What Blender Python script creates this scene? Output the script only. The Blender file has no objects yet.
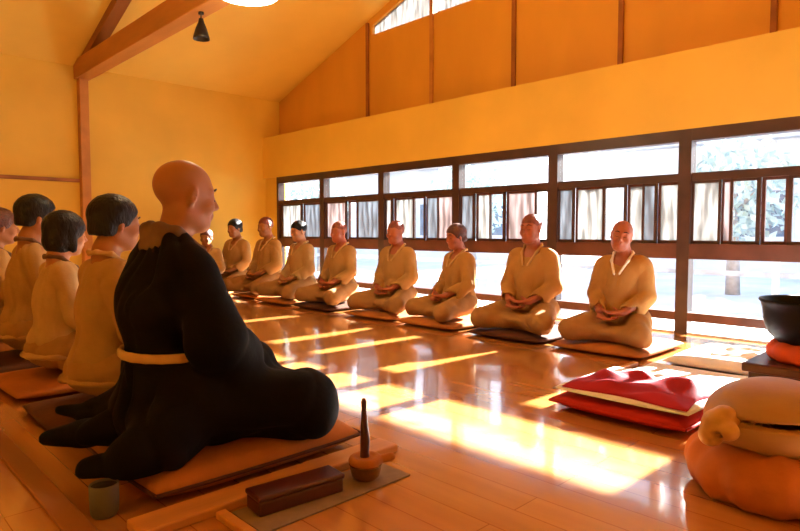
import bpy, bmesh, math, random
import numpy as np
from mathutils import Vector, Matrix
random.seed(7)
PI = math.pi
sc = bpy.context.scene
COL = sc.collection

# ------------------------------------------------------------------ camera
# world axes: X = towards the window wall, Y = along the window wall towards the far wall, Z up
cam_d = bpy.data.cameras.new('camera')
cam_d.sensor_width = 36.0
cam_d.lens = 27.0
cam_d.clip_start = 0.05
cam = bpy.data.objects.new('camera', cam_d)
COL.objects.link(cam)
cam.location = (0, 0, 0.78)
view = Vector((0.6997, 0.7145, -math.tan(math.radians(3.2)))).normalized()
cam.rotation_euler = view.to_track_quat('-Z', 'Y').to_euler()
sc.camera = cam

# ------------------------------------------------------------------ exposure
sc.view_settings.view_transform = 'Standard'
sc.view_settings.look = 'None'
sc.view_settings.gamma = 1.0
sc.view_settings.use_curve_mapping = False
sc.view_settings.exposure = 0.66

# ------------------------------------------------------------------ sky and sun
SKY = 2.4
SUN = 56.0
world = bpy.data.worlds.new('sky')
sc.world = world
world.use_nodes = True
wn = world.node_tree
bg = wn.nodes['Background']
tc = wn.nodes.new('ShaderNodeTexCoord')
sep = wn.nodes.new('ShaderNodeSeparateXYZ')
ramp = wn.nodes.new('ShaderNodeValToRGB')
ramp.color_ramp.elements[0].position = 0.0
ramp.color_ramp.elements[0].color = (0.95, 0.96, 1.0, 1)
ramp.color_ramp.elements[1].position = 0.7
ramp.color_ramp.elements[1].color = (0.45, 0.62, 0.95, 1)
wn.links.new(tc.outputs['Generated'], sep.inputs[0])
wn.links.new(sep.outputs['Z'], ramp.inputs[0])
wn.links.new(ramp.outputs[0], bg.inputs['Color'])
bg.inputs['Strength'].default_value = SKY

sun_d = bpy.data.lights.new('sun', 'SUN')
sun_d.energy = SUN
sun_d.color = (1.0, 0.96, 0.91)
sun_d.angle = math.radians(0.7)
sun = bpy.data.objects.new('sun', sun_d)
COL.objects.link(sun)
sun_dir = Vector((1.0, -0.042, 0.457))           # towards the sun
sun.rotation_euler = sun_dir.to_track_quat('Z', 'Y').to_euler()

# ------------------------------------------------------------------ materials
def srgb(r, g, b):
    f = lambda c: c / 12.92 if c <= 0.04045 else ((c + 0.055) / 1.055) ** 2.4
    return (f(r / 255), f(g / 255), f(b / 255), 1)

def mat(name, col, rough=0.6, metal=0.0, vary=0.12, scale=6.0, stretch=(1, 1, 1), bump=0.0, bscale=40.0,
        spec=0.5, coat=0.0, sss=0.0, sheen=0.0):
    m = bpy.data.materials.new(name)
    m.use_nodes = True
    nt = m.node_tree
    p = nt.nodes['Principled BSDF']
    p.inputs['Roughness'].default_value = rough
    p.inputs['Metallic'].default_value = metal
    p.inputs['Specular IOR Level'].default_value = spec
    p.inputs['Coat Weight'].default_value = coat
    p.inputs['Coat Roughness'].default_value = 0.1
    p.inputs['Sheen Weight'].default_value = sheen
    if sss:
        p.inputs['Subsurface Weight'].default_value = sss
        p.inputs['Subsurface Radius'].default_value = (0.02, 0.008, 0.004)
        p.inputs['Subsurface Scale'].default_value = 0.6
    t = nt.nodes.new('ShaderNodeTexCoord')
    mp = nt.nodes.new('ShaderNodeMapping')
    mp.inputs['Scale'].default_value = stretch
    n = nt.nodes.new('ShaderNodeTexNoise')
    n.inputs['Scale'].default_value = scale
    n.inputs['Detail'].default_value = 4
    r = nt.nodes.new('ShaderNodeValToRGB')
    c = col
    r.color_ramp.elements[0].position = 0.3
    r.color_ramp.elements[1].position = 0.7
    r.color_ramp.elements[0].color = tuple(max(0, x * (1 - vary)) for x in c[:3]) + (1,)
    r.color_ramp.elements[1].color = tuple(min(1, x * (1 + vary)) for x in c[:3]) + (1,)
    nt.links.new(t.outputs['Object'], mp.inputs[0])
    nt.links.new(mp.outputs[0], n.inputs['Vector'])
    nt.links.new(n.outputs['Fac'], r.inputs[0])
    nt.links.new(r.outputs[0], p.inputs['Base Color'])
    if bump:
        n2 = nt.nodes.new('ShaderNodeTexNoise')
        n2.inputs['Scale'].default_value = bscale
        n2.inputs['Detail'].default_value = 3
        nt.links.new(mp.outputs[0], n2.inputs['Vector'])
        b = nt.nodes.new('ShaderNodeBump')
        b.inputs['Strength'].default_value = bump
        b.inputs['Distance'].default_value = 0.01
        nt.links.new(n2.outputs['Fac'], b.inputs['Height'])
        nt.links.new(b.outputs[0], p.inputs['Normal'])
    return m

def floor_mat():
    m = bpy.data.materials.new('floor_boards')
    m.use_nodes = True
    nt = m.node_tree
    L = nt.links.new
    p = nt.nodes['Principled BSDF']
    t = nt.nodes.new('ShaderNodeTexCoord')
    br = nt.nodes.new('ShaderNodeTexBrick')
    br.inputs['Scale'].default_value = 1.0
    br.inputs['Brick Width'].default_value = 1.9
    br.inputs['Row Height'].default_value = 0.115
    br.inputs['Mortar Size'].default_value = 0.0015
    br.inputs['Color1'].default_value = (0.54, 0.23, 0.060, 1)
    br.inputs['Color2'].default_value = (0.48, 0.20, 0.052, 1)
    br.inputs['Mortar'].default_value = (0.30, 0.085, 0.015, 1)
    mp = nt.nodes.new('ShaderNodeMapping')
    mp.inputs['Rotation'].default_value = (0, 0, PI / 2)
    L(t.outputs['Object'], mp.inputs[0])
    L(mp.outputs[0], br.inputs['Vector'])
    n = nt.nodes.new('ShaderNodeTexNoise')
    n.inputs['Scale'].default_value = 5
    n.inputs['Detail'].default_value = 5
    mp2 = nt.nodes.new('ShaderNodeMapping')
    mp2.inputs['Scale'].default_value = (3.0, 0.25, 1)
    L(t.outputs['Object'], mp2.inputs[0])
    L(mp2.outputs[0], n.inputs['Vector'])
    mx = nt.nodes.new('ShaderNodeMix')
    mx.data_type = 'RGBA'
    mx.blend_type = 'OVERLAY'
    mx.inputs[0].default_value = 0.25
    L(br.outputs['Color'], mx.inputs[6])
    L(n.outputs['Fac'], mx.inputs[7])
    L(mx.outputs[2], p.inputs['Base Color'])
    p.inputs['Roughness'].default_value = 0.16
    p.inputs['Specular IOR Level'].default_value = 0.75
    p.inputs['Coat Weight'].default_value = 0.9
    p.inputs['Coat Roughness'].default_value = 0.07
    n3 = nt.nodes.new('ShaderNodeTexNoise')
    n3.inputs['Scale'].default_value = 3.0
    L(t.outputs['Object'], n3.inputs['Vector'])
    b = nt.nodes.new('ShaderNodeBump')
    b.inputs['Strength'].default_value = 0.12
    b.inputs['Distance'].default_value = 0.02
    L(n3.outputs['Fac'], b.inputs['Height'])
    L(b.outputs[0], p.inputs['Normal'])
    L(b.outputs[0], p.inputs['Coat Normal'])
    return m

def glass_mat():
    m = bpy.data.materials.new('clear_glass')
    m.use_nodes = True
    nt = m.node_tree
    nt.nodes.clear()
    o = nt.nodes.new('ShaderNodeOutputMaterial')
    mx = nt.nodes.new('ShaderNodeMixShader')
    tr = nt.nodes.new('ShaderNodeBsdfTransparent')
    tr.inputs[0].default_value = (0.96, 0.98, 0.98, 1)
    gl = nt.nodes.new('ShaderNodeBsdfGlossy')
    gl.inputs['Roughness'].default_value = 0.02
    mx.inputs[0].default_value = 0.05
    nt.links.new(tr.outputs[0], mx.inputs[1])
    nt.links.new(gl.outputs[0], mx.inputs[2])
    nt.links.new(mx.outputs[0], o.inputs[0])
    return m

def frosted_mat(name, col=(0.9, 0.9, 0.88, 1), tl=0.22):
    m = bpy.data.materials.new(name)
    m.use_nodes = True
    nt = m.node_tree
    nt.nodes.clear()
    L = nt.links.new
    o = nt.nodes.new('ShaderNodeOutputMaterial')
    t = nt.nodes.new('ShaderNodeTexCoord')
    mp = nt.nodes.new('ShaderNodeMapping')
    mp.inputs['Scale'].default_value = (1, 9, 1.2)
    n = nt.nodes.new('ShaderNodeTexNoise')
    n.inputs['Scale'].default_value = 2.5
    r = nt.nodes.new('ShaderNodeValToRGB')
    r.color_ramp.elements[0].position = 0.35
    r.color_ramp.elements[1].position = 0.65
    r.color_ramp.elements[0].color = tuple(c * tl * 0.6 for c in col[:3]) + (1,)
    r.color_ramp.elements[1].color = tuple(c * tl * 1.3 for c in col[:3]) + (1,)
    L(t.outputs['Object'], mp.inputs[0]); L(mp.outputs[0], n.inputs['Vector']); L(n.outputs['Fac'], r.inputs[0])
    a = nt.nodes.new('ShaderNodeBsdfTranslucent')
    L(r.outputs[0], a.inputs[0])
    d = nt.nodes.new('ShaderNodeBsdfDiffuse')
    d.inputs[0].default_value = (0.10, 0.11, 0.13, 1)
    ad = nt.nodes.new('ShaderNodeAddShader')
    L(a.outputs[0], ad.inputs[0]); L(d.outputs[0], ad.inputs[1])
    L(ad.outputs[0], o.inputs[0])
    return m

def emit_mat(name, col, s):
    m = bpy.data.materials.new(name)
    m.use_nodes = True
    nt = m.node_tree
    p = nt.nodes['Principled BSDF']
    p.inputs['Base Color'].default_value = col
    p.inputs['Emission Color'].default_value = col
    p.inputs['Emission Strength'].default_value = s
    return m

M = {}
M['floor'] = floor_mat()
M['wall'] = mat('orange_plaster', (0.76, 0.50, 0.075, 1), 0.75, vary=0.07, scale=1.6, bump=0.08, bscale=9)
M['panel'] = mat('orange_plywood', (0.70, 0.36, 0.045, 1), 0.55, vary=0.10, scale=1.3, stretch=(1, 1, .4), bump=0.05, bscale=8)
M['ceil'] = mat('ochre_ceiling', (0.82, 0.57, 0.10, 1), 0.7, vary=0.06, scale=1.2)
M['beam'] = mat('tan_timber', (0.52, 0.22, 0.045, 1), 0.5, vary=0.18, scale=5, stretch=(1, .2, 1), bump=0.1)
M['darkbeam'] = mat('brown_timber', (0.30, 0.105, 0.020, 1), 0.5, vary=0.18, scale=5, stretch=(1, .2, 1), bump=0.1)
M['frame'] = mat('dark_window_wood', (0.055, 0.025, 0.020, 1), 0.4, vary=0.25, scale=7)
M['rail'] = mat('reddish_window_wood', (0.10, 0.035, 0.026, 1), 0.4, vary=0.25, scale=7)
M['glass'] = glass_mat()
M['frost'] = frosted_mat('frosted_glass')
M['frostb'] = frosted_mat('bluish_frosted_glass', (0.78, 0.86, 0.95, 1), 0.16)
M['frostp'] = frosted_mat('pinkish_frosted_glass', (1.0, 0.86, 0.86, 1), 0.19)
M['skin'] = mat('skin', (0.36, 0.135, 0.036, 1), 0.5, vary=0.10, scale=9, sss=0.15)
M['skinr'] = mat('ruddy_skin', (0.40, 0.115, 0.050, 1), 0.5, vary=0.10, scale=9, sss=0.15)
M['skinp'] = mat('light_skin', (0.52, 0.24, 0.11, 1), 0.5, vary=0.08, scale=9, sss=0.15)
M['hair'] = mat('black_hair', (0.010, 0.008, 0.008, 1), 0.42, vary=0.4, scale=60, stretch=(1, 1, .3), bump=0.5, bscale=120, spec=0.25)
M['hairb'] = mat('brown_hair', (0.10, 0.03, 0.018, 1), 0.45, vary=0.4, scale=60, bump=0.5, bscale=120)
M['hairr'] = mat('reddish_stubble', (0.22, 0.055, 0.03, 1), 0.6, vary=0.3, scale=60)
M['black'] = mat('black_robe_cloth', (0.004, 0.004, 0.0038, 1), 0.8, vary=0.3, scale=8, bump=0.15, bscale=60, spec=0.12)
M['tan'] = mat('tan_robe_cloth', (0.42, 0.245, 0.090, 1), 0.85, vary=0.10, scale=9, bump=0.25, bscale=70, spec=0.2)
M['tan2'] = mat('golden_robe_cloth', (0.44, 0.235, 0.070, 1), 0.85, vary=0.10, scale=9, bump=0.25, bscale=70, spec=0.2)
M['tan3'] = mat('pale_robe_cloth', (0.50, 0.32, 0.14, 1), 0.85, vary=0.10, scale=9, bump=0.25, bscale=70, spec=0.2)
M['trouser'] = mat('ochre_trouser_cloth', (0.37, 0.20, 0.070, 1), 0.85, vary=0.12, scale=9, bump=0.25, bscale=70, spec=0.2)
M['vest'] = mat('dark_brown_cloth', (0.09, 0.030, 0.015, 1), 0.8, vary=0.2, scale=9, spec=0.2)
M['collar'] = mat('grey_brown_collar_cloth', (0.16, 0.085, 0.045, 1), 0.8, vary=0.15, scale=12, spec=0.2)
M['white'] = mat('white_cloth', (0.80, 0.78, 0.76, 1), 0.85, vary=0.05, scale=9, bump=0.2, bscale=30, spec=0.2)
M['beige'] = mat('beige_cloth', (0.55, 0.34, 0.13, 1), 0.8, vary=0.1, scale=12)
M['zabrown'] = mat('orange_brown_cushion_cloth', (0.42, 0.145, 0.028, 1), 0.8, vary=0.12, scale=8, bump=0.2, bscale=50, spec=0.2)
M['zadark'] = mat('dark_brown_cushion_cloth', (0.10, 0.035, 0.015, 1), 0.8, vary=0.2, scale=8, bump=0.2, bscale=50, spec=0.2)
M['zablack'] = mat('black_cushion_cloth', (0.014, 0.011, 0.010, 1), 0.8, vary=0.3, scale=8, spec=0.2)
M['red'] = mat('vermilion_cloth', (0.48, 0.024, 0.010, 1), 0.75, vary=0.12, scale=6, bump=0.2, bscale=40, spec=0.2)
M['crimson'] = mat('crimson_cloth', (0.38, 0.016, 0.035, 1), 0.75, vary=0.12, scale=6, bump=0.2, bscale=40, spec=0.2)
M['orange'] = mat('orange_cushion_cloth', (0.50, 0.15, 0.030, 1), 0.7, vary=0.22, scale=7, bump=0.2, bscale=40, spec=0.3)
M['redorange'] = mat('red_orange_cushion_cloth', (0.66, 0.10, 0.03, 1), 0.7, vary=0.15, scale=7, spec=0.3)
M['drumwood'] = mat('tan_carved_wood', (0.40, 0.21, 0.085, 1), 0.45, vary=0.12, scale=5, stretch=(1, 1, 3), bump=0.08)
M['knobwood'] = mat('golden_carved_wood', (0.58, 0.30, 0.08, 1), 0.4, vary=0.2, scale=14, bump=0.2)
M['bowl'] = mat('black_bowl_metal', (0.006, 0.006, 0.007, 1), 0.45, metal=0.0, vary=0.3, scale=10, spec=0.1)
M['lacquer'] = mat('dark_red_lacquer', (0.075, 0.016, 0.010, 1), 0.35, vary=0.25, scale=8, stretch=(1, 4, 1))
M['lightwood'] = mat('light_orange_wood', (0.58, 0.25, 0.055, 1), 0.45, vary=0.14, scale=4, stretch=(.3, 4, 1), bump=0.08)
M['greymat'] = mat('grey_tan_mat_cloth', (0.27, 0.185, 0.125, 1), 0.85, vary=0.12, scale=20, spec=0.2)
M['brass'] = mat('dark_brass', (0.42, 0.23, 0.06, 1), 0.25, metal=0.9, vary=0.3, scale=14)
M['grey'] = mat('grey_ceramic', (0.11, 0.095, 0.07, 1), 0.6, vary=0.15, scale=10)
M['spot'] = mat('black_metal', (0.010, 0.008, 0.007, 1), 0.4, vary=0.2)
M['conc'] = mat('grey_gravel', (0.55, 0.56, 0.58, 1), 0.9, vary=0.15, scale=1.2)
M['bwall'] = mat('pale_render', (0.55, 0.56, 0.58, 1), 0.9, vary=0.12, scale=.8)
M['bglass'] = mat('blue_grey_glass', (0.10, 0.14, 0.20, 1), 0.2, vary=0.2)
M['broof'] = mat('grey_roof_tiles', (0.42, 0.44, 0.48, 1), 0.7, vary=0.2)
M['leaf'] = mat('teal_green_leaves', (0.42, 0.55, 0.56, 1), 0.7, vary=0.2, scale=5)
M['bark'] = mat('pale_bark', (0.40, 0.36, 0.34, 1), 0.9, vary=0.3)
M['lamp'] = emit_mat('lit_lamp_diffuser', (1.0, 0.93, 0.80, 1), 6.0)
M['lampbody'] = mat('white_lamp_metal', (0.75, 0.70, 0.62, 1), 0.4)

# ------------------------------------------------------------------ mesh helpers
def link(name, me, material=None, parent=None, smooth=False):
    o = bpy.data.objects.new(name, me)
    COL.objects.link(o)
    if material is not None:
        me.materials.append(material)
    if smooth:
        me.polygons.foreach_set('use_smooth', [True] * len(me.polygons))
    if parent is not None:
        o.parent = parent
    return o

class MB:
    def __init__(s):
        s.bm = bmesh.new()
    def box(s, x0, x1, y0, y1, z0, z1, bev=0.0):
        g = bmesh.ops.create_cube(s.bm, size=1.0)
        vs = g['verts']
        for v in vs:
            v.co = Vector(((x0 + x1) / 2 + v.co.x * (x1 - x0), (y0 + y1) / 2 + v.co.y * (y1 - y0), (z0 + z1) / 2 + v.co.z * (z1 - z0)))
        if bev:
            es = list({e for v in vs for e in v.link_edges})
            bmesh.ops.bevel(s.bm, geom=es, offset=bev, segments=2, affect='EDGES', profile=0.5)
        return s
    def tube(s, pts, rads, seg=16, cap=True):
        pts = [Vector(p) for p in pts]
        rings = []
        up = Vector((0, 0, 1))
        for i, p in enumerate(pts):
            d = (pts[min(i + 1, len(pts) - 1)] - pts[max(i - 1, 0)]).normalized()
            a = d.cross(up if abs(d.z) < 0.9 else Vector((1, 0, 0))).normalized()
            b = d.cross(a).normalized()
            rings.append([s.bm.verts.new(p + (a * math.cos(k * 2 * PI / seg) + b * math.sin(k * 2 * PI / seg)) * rads[i]) for k in range(seg)])
        for i in range(len(rings) - 1):
            for k in range(seg):
                s.bm.faces.new((rings[i][k], rings[i][(k + 1) % seg], rings[i + 1][(k + 1) % seg], rings[i + 1][k]))
        if cap:
            s.bm.faces.new(rings[0][::-1]); s.bm.faces.new(rings[-1])
        return s
    def lathe(s, prof, c=(0, 0, 0), seg=40, sx=1.0, sy=1.0):
        rings = []
        for r, z in prof:
            if r < 1e-5:
                rings.append([s.bm.verts.new((c[0], c[1], c[2] + z))])
            else:
                rings.append([s.bm.verts.new((c[0] + sx * r * math.cos(k * 2 * PI / seg), c[1] + sy * r * math.sin(k * 2 * PI / seg), c[2] + z)) for k in range(seg)])
        for i in range(len(rings) - 1):
            A, B = rings[i], rings[i + 1]
            for k in range(seg):
                k2 = (k + 1) % seg
                if len(A) == 1 and len(B) == 1: break
                if len(A) == 1: s.bm.faces.new((A[0], B[k2], B[k]))
                elif len(B) == 1: s.bm.faces.new((A[k], A[k2], B[0]))
                else: s.bm.faces.new((A[k], A[k2], B[k2], B[k]))
        return s
    def prism(s, poly, axis, a, b):
        # poly: list of (u, z); axis 'x' extrudes in x with u = y, axis 'y' extrudes in y with u = x
        def P(u, z, w):
            return (w, u, z) if axis == 'x' else (u, w, z)
        A = [s.bm.verts.new(P(u, z, a)) for u, z in poly]
        B = [s.bm.verts.new(P(u, z, b)) for u, z in poly]
        s.bm.faces.new(A); s.bm.faces.new(B[::-1])
        n = len(poly)
        for i in range(n):
            s.bm.faces.new((A[i], B[i], B[(i + 1) % n], A[(i + 1) % n]))
        return s
    def build(s, name, material, parent=None, smooth=False):
        bmesh.ops.recalc_face_normals(s.bm, faces=s.bm.faces)
        me = bpy.data.meshes.new(name)
        s.bm.to_mesh(me); s.bm.free()
        o = link(name, me, material, parent, smooth)
        return o

def empty(name, loc=(0, 0, 0), rz=0.0):
    o = bpy.data.objects.new(name, None)
    COL.objects.link(o)
    o.location = loc
    o.rotation_euler = (0, 0, rz)
    return o

def tag(o, label, cat, group=None, kind=None):
    o['label'] = label
    o['category'] = cat
    if group: o['group'] = group
    if kind: o['kind'] = kind
    return o

def struct(o):
    o['kind'] = 'structure'
    return o

# ------------------------------------------------------------------ implicit surfaces
def rotm(yaw=0.0, pitch=0.0, roll=0.0):
    # pitch > 0 nods forward (towards -z at +x)
    return np.array(Matrix.Rotation(yaw, 3, 'Z') @ Matrix.Rotation(pitch, 3, 'Y') @ Matrix.Rotation(roll, 3, 'X'))

class SDF:
    def __init__(s):
        s.P = []
    def cap(s, a, b, ra, rb=None, k=0.03, op='+', sq=None):
        s.P.append(('c', np.array(a, float), np.array(b, float), ra, ra if rb is None else rb, k, op, sq)); return s
    def ell(s, c, r, R=None, k=0.03, op='+'):
        s.P.append(('e', np.array(c, float), np.array(r, float), R, None, k, op, None)); return s
    def chain(s, pts, rads, k=0.03, op='+'):
        for i in range(len(pts) - 1):
            s.cap(pts[i], pts[i + 1], rads[i], rads[i + 1], k, op)
        return s
    def mesh(s, h, fold=None, floor=None):
        lo = np.full(3, 1e9); hi = -lo
        bbs = []
        for p in s.P:
            if p[0] == 'c':
                r = max(p[3], p[4])
                a = np.minimum(p[1], p[2]) - r; b = np.maximum(p[1], p[2]) + r
            else:
                r = p[2].max()
                a = p[1] - r; b = p[1] + r
            bbs.append((a, b))
            if p[6] == '+':
                lo = np.minimum(lo, a); hi = np.maximum(hi, b)
        lo -= 0.03; hi += 0.03
        n = np.ceil((hi - lo) / h).astype(int) + 1
        F = np.full(n, 0.5, np.float32)
        ax = [np.float32(lo[i]) + np.arange(n[i], dtype=np.float32) * np.float32(h) for i in range(3)]
        for p, (a, b) in zip(s.P, bbs):
            k = p[5]
            m = k + 3 * h + 0.01
            i0 = np.clip(((a - m - lo) / h).astype(int), 0, n - 1)
            i1 = np.clip(((b + m - lo) / h).astype(int) + 2, 1, n)
            if np.any(i1 <= i0): continue
            sl = tuple(slice(i0[j], i1[j]) for j in range(3))
            X = ax[0][sl[0]][:, None, None]; Y = ax[1][sl[1]][None, :, None]; Z = ax[2][sl[2]][None, None, :]
            if p[0] == 'c':
                A, B = p[1], p[2]; d = B - A; L2 = max(float(d @ d), 1e-9)
                px, py, pz = X - A[0], Y - A[1], Z - A[2]
                t = np.clip((px * d[0] + py * d[1] + pz * d[2]) / L2, 0, 1)
                D = np.sqrt((px - t * d[0]) ** 2 + (py - t * d[1]) ** 2 + (pz - t * d[2]) ** 2) - (p[3] + (p[4] - p[3]) * t)
            else:
                px, py, pz = X - p[1][0], Y - p[1][1], Z - p[1][2]
                if p[3] is not None:
                    R = p[3]
                    qx = px * R[0, 0] + py * R[1, 0] + pz * R[2, 0]
                    qy = px * R[0, 1] + py * R[1, 1] + pz * R[2, 1]
                    qz = px * R[0, 2] + py * R[1, 2] + pz * R[2, 2]
                else:
                    qx, qy, qz = px, py, pz
                r = p[2]
                k0 = np.sqrt((qx / r[0]) ** 2 + (qy / r[1]) ** 2 + (qz / r[2]) ** 2)
                k1 = np.sqrt((qx / r[0] ** 2) ** 2 + (qy / r[1] ** 2) ** 2 + (qz / r[2] ** 2) ** 2) + 1e-6
                D = k0 * (k0 - 1) / k1
                D = np.where(k0 < 0.05, -r.min(), D)
            G = F[sl]
            if p[6] == '+':
                hh = np.clip(0.5 + 0.5 * (G - D) / k, 0, 1)
                F[sl] = G * (1 - hh) + D * hh - k * hh * (1 - hh)
            else:
                hh = np.clip(0.5 - 0.5 * (G + D) / k, 0, 1)
                F[sl] = G * (1 - hh) + (-D) * hh + k * hh * (1 - hh)
        X = ax[0][:, None, None]; Y = ax[1][None, :, None]; Z = ax[2][None, None, :]
        if fold is not None:
            F = F + fold(X, Y, Z).astype(np.float32)
        if floor is not None:
            F = np.maximum(F, floor - Z)
        F[0], F[-1], F[:, 0], F[:, -1], F[:, :, 0], F[:, :, -1] = .5, .5, .5, .5, .5, .5
        return surface_nets(F, lo, h)

def surface_nets(F, lo, h):
    S = F < 0
    nx, ny, nz = F.shape
    acc = np.zeros((nx - 1, ny - 1, nz - 1, 3), np.float32)
    cnt = np.zeros((nx - 1, ny - 1, nz - 1), np.float32)
    c = [(0, 0, 0), (1, 0, 0), (0, 1, 0), (1, 1, 0), (0, 0, 1), (1, 0, 1), (0, 1, 1), (1, 1, 1)]
    any_ = np.zeros(cnt.shape, bool); all_ = np.ones(cnt.shape, bool)
    for a in c:
        q = S[a[0]:nx - 1 + a[0], a[1]:ny - 1 + a[1], a[2]:nz - 1 + a[2]]
        any_ |= q; all_ &= q
    act = any_ & ~all_
    I = np.argwhere(act)
    V = np.zeros((len(I), 3)); N = np.zeros(len(I))
    for i in range(8):
        for ax_ in range(3):
            if c[i][ax_] == 1: continue
            a = np.array(c[i]); b = a.copy(); b[ax_] = 1
            Ia = I + a; Ib = I + b
            fa = F[Ia[:, 0], Ia[:, 1], Ia[:, 2]]; fb = F[Ib[:, 0], Ib[:, 1], Ib[:, 2]]
            m = (fa < 0) != (fb < 0)
            t = np.where(m, fa / np.where(m, fa - fb, 1), 0)
            V[m] += a + (b - a) * t[m][:, None]
            N[m] += 1
    V = (I + V / N[:, None]) * h + lo
    idx = np.full(act.shape, -1, np.int64)
    idx[act] = np.arange(len(I))
    quads = []
    for ax_ in range(3):
        u, v = [(1, 2), (2, 0), (0, 1)][ax_]
        s0 = [slice(1, -1)] * 3; s1 = [slice(1, -1)] * 3
        s0[ax_] = slice(0, -1); s1[ax_] = slice(1, None)
        A = S[tuple(s0)]; B = S[tuple(s1)]
        E = np.argwhere(A != B)
        off = np.ones(3, int); off[ax_] = 0
        fl = A[E[:, 0], E[:, 1], E[:, 2]]
        P = E + off
        def g(du, dv):
            Q = P.copy(); Q[:, u] -= du; Q[:, v] -= dv
            return idx[Q[:, 0], Q[:, 1], Q[:, 2]]
        q = np.stack([g(1, 1), g(0, 1), g(0, 0), g(1, 0)], 1)
        q[~fl] = q[~fl][:, ::-1]
        quads.append(q)
    Q = np.concatenate(quads)
    Q = Q[(Q >= 0).all(1)]
    return V, Q

def np_mesh(name, V, Q, smooth_it=2):
    # light Laplacian smoothing takes the grid steps out
    for _ in range(smooth_it):
        A = np.zeros_like(V); n = np.zeros(len(V))
        for i in range(4):
            j = (i + 1) % 4
            np.add.at(A, Q[:, i], V[Q[:, j]]); np.add.at(n, Q[:, i], 1)
            np.add.at(A, Q[:, j], V[Q[:, i]]); np.add.at(n, Q[:, j], 1)
        V = V * 0.5 + 0.5 * A / np.maximum(n, 1)[:, None]
    me = bpy.data.meshes.new(name)
    me.vertices.add(len(V)); me.vertices.foreach_set('co', V.astype(np.float32).ravel())
    me.loops.add(len(Q) * 4); me.loops.foreach_set('vertex_index', Q.astype(np.int32).ravel())
    me.polygons.add(len(Q))
    me.polygons.foreach_set('loop_start', np.arange(0, len(Q) * 4, 4, dtype=np.int32))
    me.update(calc_edges=True)
    me.validate()
    return me

def sdf_obj(name, s, h, material, parent=None, fold=None, floor=None, it=2):
    V, Q = s.mesh(h, fold, floor)
    return link(name, np_mesh(name, V, Q, it), material, parent, smooth=True)

# ================================================================== the setting
RX0, RX1, RY0, RY1 = -3.0, 4.8, -3.0, 7.7
EAVE, RISE, RIDGE_Y = 2.70, 0.345, 2.35
UX = 5.03                                    # plane of the upper wall
def ceil_z(y):
    return EAVE + RISE * ((RY1 - y) if y > RIDGE_Y else (y - RY0))

struct(MB().box(RX0 - .1, RX1 + .06, RY0 - .1, RY1 + .1, -0.12, 0.0).build('floor', M['floor']))
# far wall and its timbers
struct(MB().box(RX0 - .1, UX + .1, RY1, RY1 + .12, 0, EAVE + .02).build('wall_back', M['wall']))
struct(MB().box(RX0 - .1, UX + .1, RY0 - .12, RY0, 0, EAVE + .02).build('wall_front', M['wall']))
gable = [(RY0, 0), (RY1, 0), (RY1, EAVE), (RIDGE_Y, ceil_z(RIDGE_Y)), (RY0, EAVE)]
struct(MB().prism(gable, 'x', RX0 - .12, RX0).build('wall_left', M['wall']))
cl = MB()
cl.prism([(RIDGE_Y, ceil_z(RIDGE_Y)), (RY1 + .12, ceil_z(RY1 + .12)), (RY1 + .12, ceil_z(RY1 + .12) + .1), (RIDGE_Y, ceil_z(RIDGE_Y) + .1)], 'x', RX0 - .12, UX + .3)
cl.prism([(RY0 - .12, ceil_z(RY0)), (RIDGE_Y, ceil_z(RIDGE_Y)), (RIDGE_Y, ceil_z(RIDGE_Y) + .1), (RY0 - .12, ceil_z(RY0) + .1)], 'x', RX0 - .12, UX + .3)
struct(cl.build('ceiling', M['ceil']))

# window wall: fascia band, recessed upper wall, end pier
struct(MB().box(4.74, UX + .06, RY0, RY1, 1.555, 2.14).build('wall_right_fascia', M['wall']))
struct(MB().box(4.78, 4.86, 7.36, RY1, 0, 1.555).build('wall_right_pier', M['wall']))
CLZ = 3.20
uw = MB()
uw.box(UX, UX + .1, RY0, RY1, 2.14, EAVE)
uw.prism([(RY1, EAVE), (5.62, EAVE), (5.62, ceil_z(5.62)), (RY1, ceil_z(RY1) + .001)], 'x', UX, UX + .1)
uw.box(UX, UX + .1, -.9, 5.62, EAVE, CLZ)
uw.prism([(5.62, ceil_z(5.62) - .10), (5.62, ceil_z(5.62)), (RIDGE_Y, ceil_z(RIDGE_Y)), (-.9, ceil_z(-.9)), (-.9, ceil_z(-.9) - .10), (RIDGE_Y, 4.05), (4.0, min(4.05, ceil_z(4.0) - .1))], 'x', UX, UX + .1)
uw.prism([(RY0, EAVE), (-.9, EAVE), (-.9, ceil_z(-.9)), ], 'x', UX, UX + .1)
struct(uw.build('wall_right', M['panel']))

# upper wall battens (the seams of its boards)
for k, (y, zt) in enumerate([(5.70, 3.36), (4.62, 4.0), (3.52, 4.2), (2.42, 4.3), (1.27, 4.1), (.14, 3.7)]):
    struct(MB().box(UX - .028, UX - .001, y - .022, y + .022, 2.141, min(zt, ceil_z(y) - .01), .004).build('trim_%d' % (k + 1), M['darkbeam'] if k != 1 else M['beam']))

# clerestory windows between the battens
for k, (ya, yb) in enumerate([(5.62, 4.66), (4.58, 3.56), (3.48, 2.46)]):
    ta, tb = min(ceil_z(ya) - .1, 4.0), min(ceil_z(yb) - .1, 4.0)
    w = struct(empty('window_%d' % (k + 7), (UX + .04, (ya + yb) / 2, CLZ)))
    cy = (ya + yb) / 2
    MB().prism([(ya - cy, 0), (ya - cy, ta - CLZ), (yb - cy, tb - CLZ), (yb - cy, 0)], 'x', 0, .006).build('pane', M['frost'], w)
    MB().box(-.02, .03, yb - cy, ya - cy, -.02, .012).box(-.02, .03, yb - cy - .02, yb - cy + .01, 0, tb - CLZ).build('frame', M['beam'], w)

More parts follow.
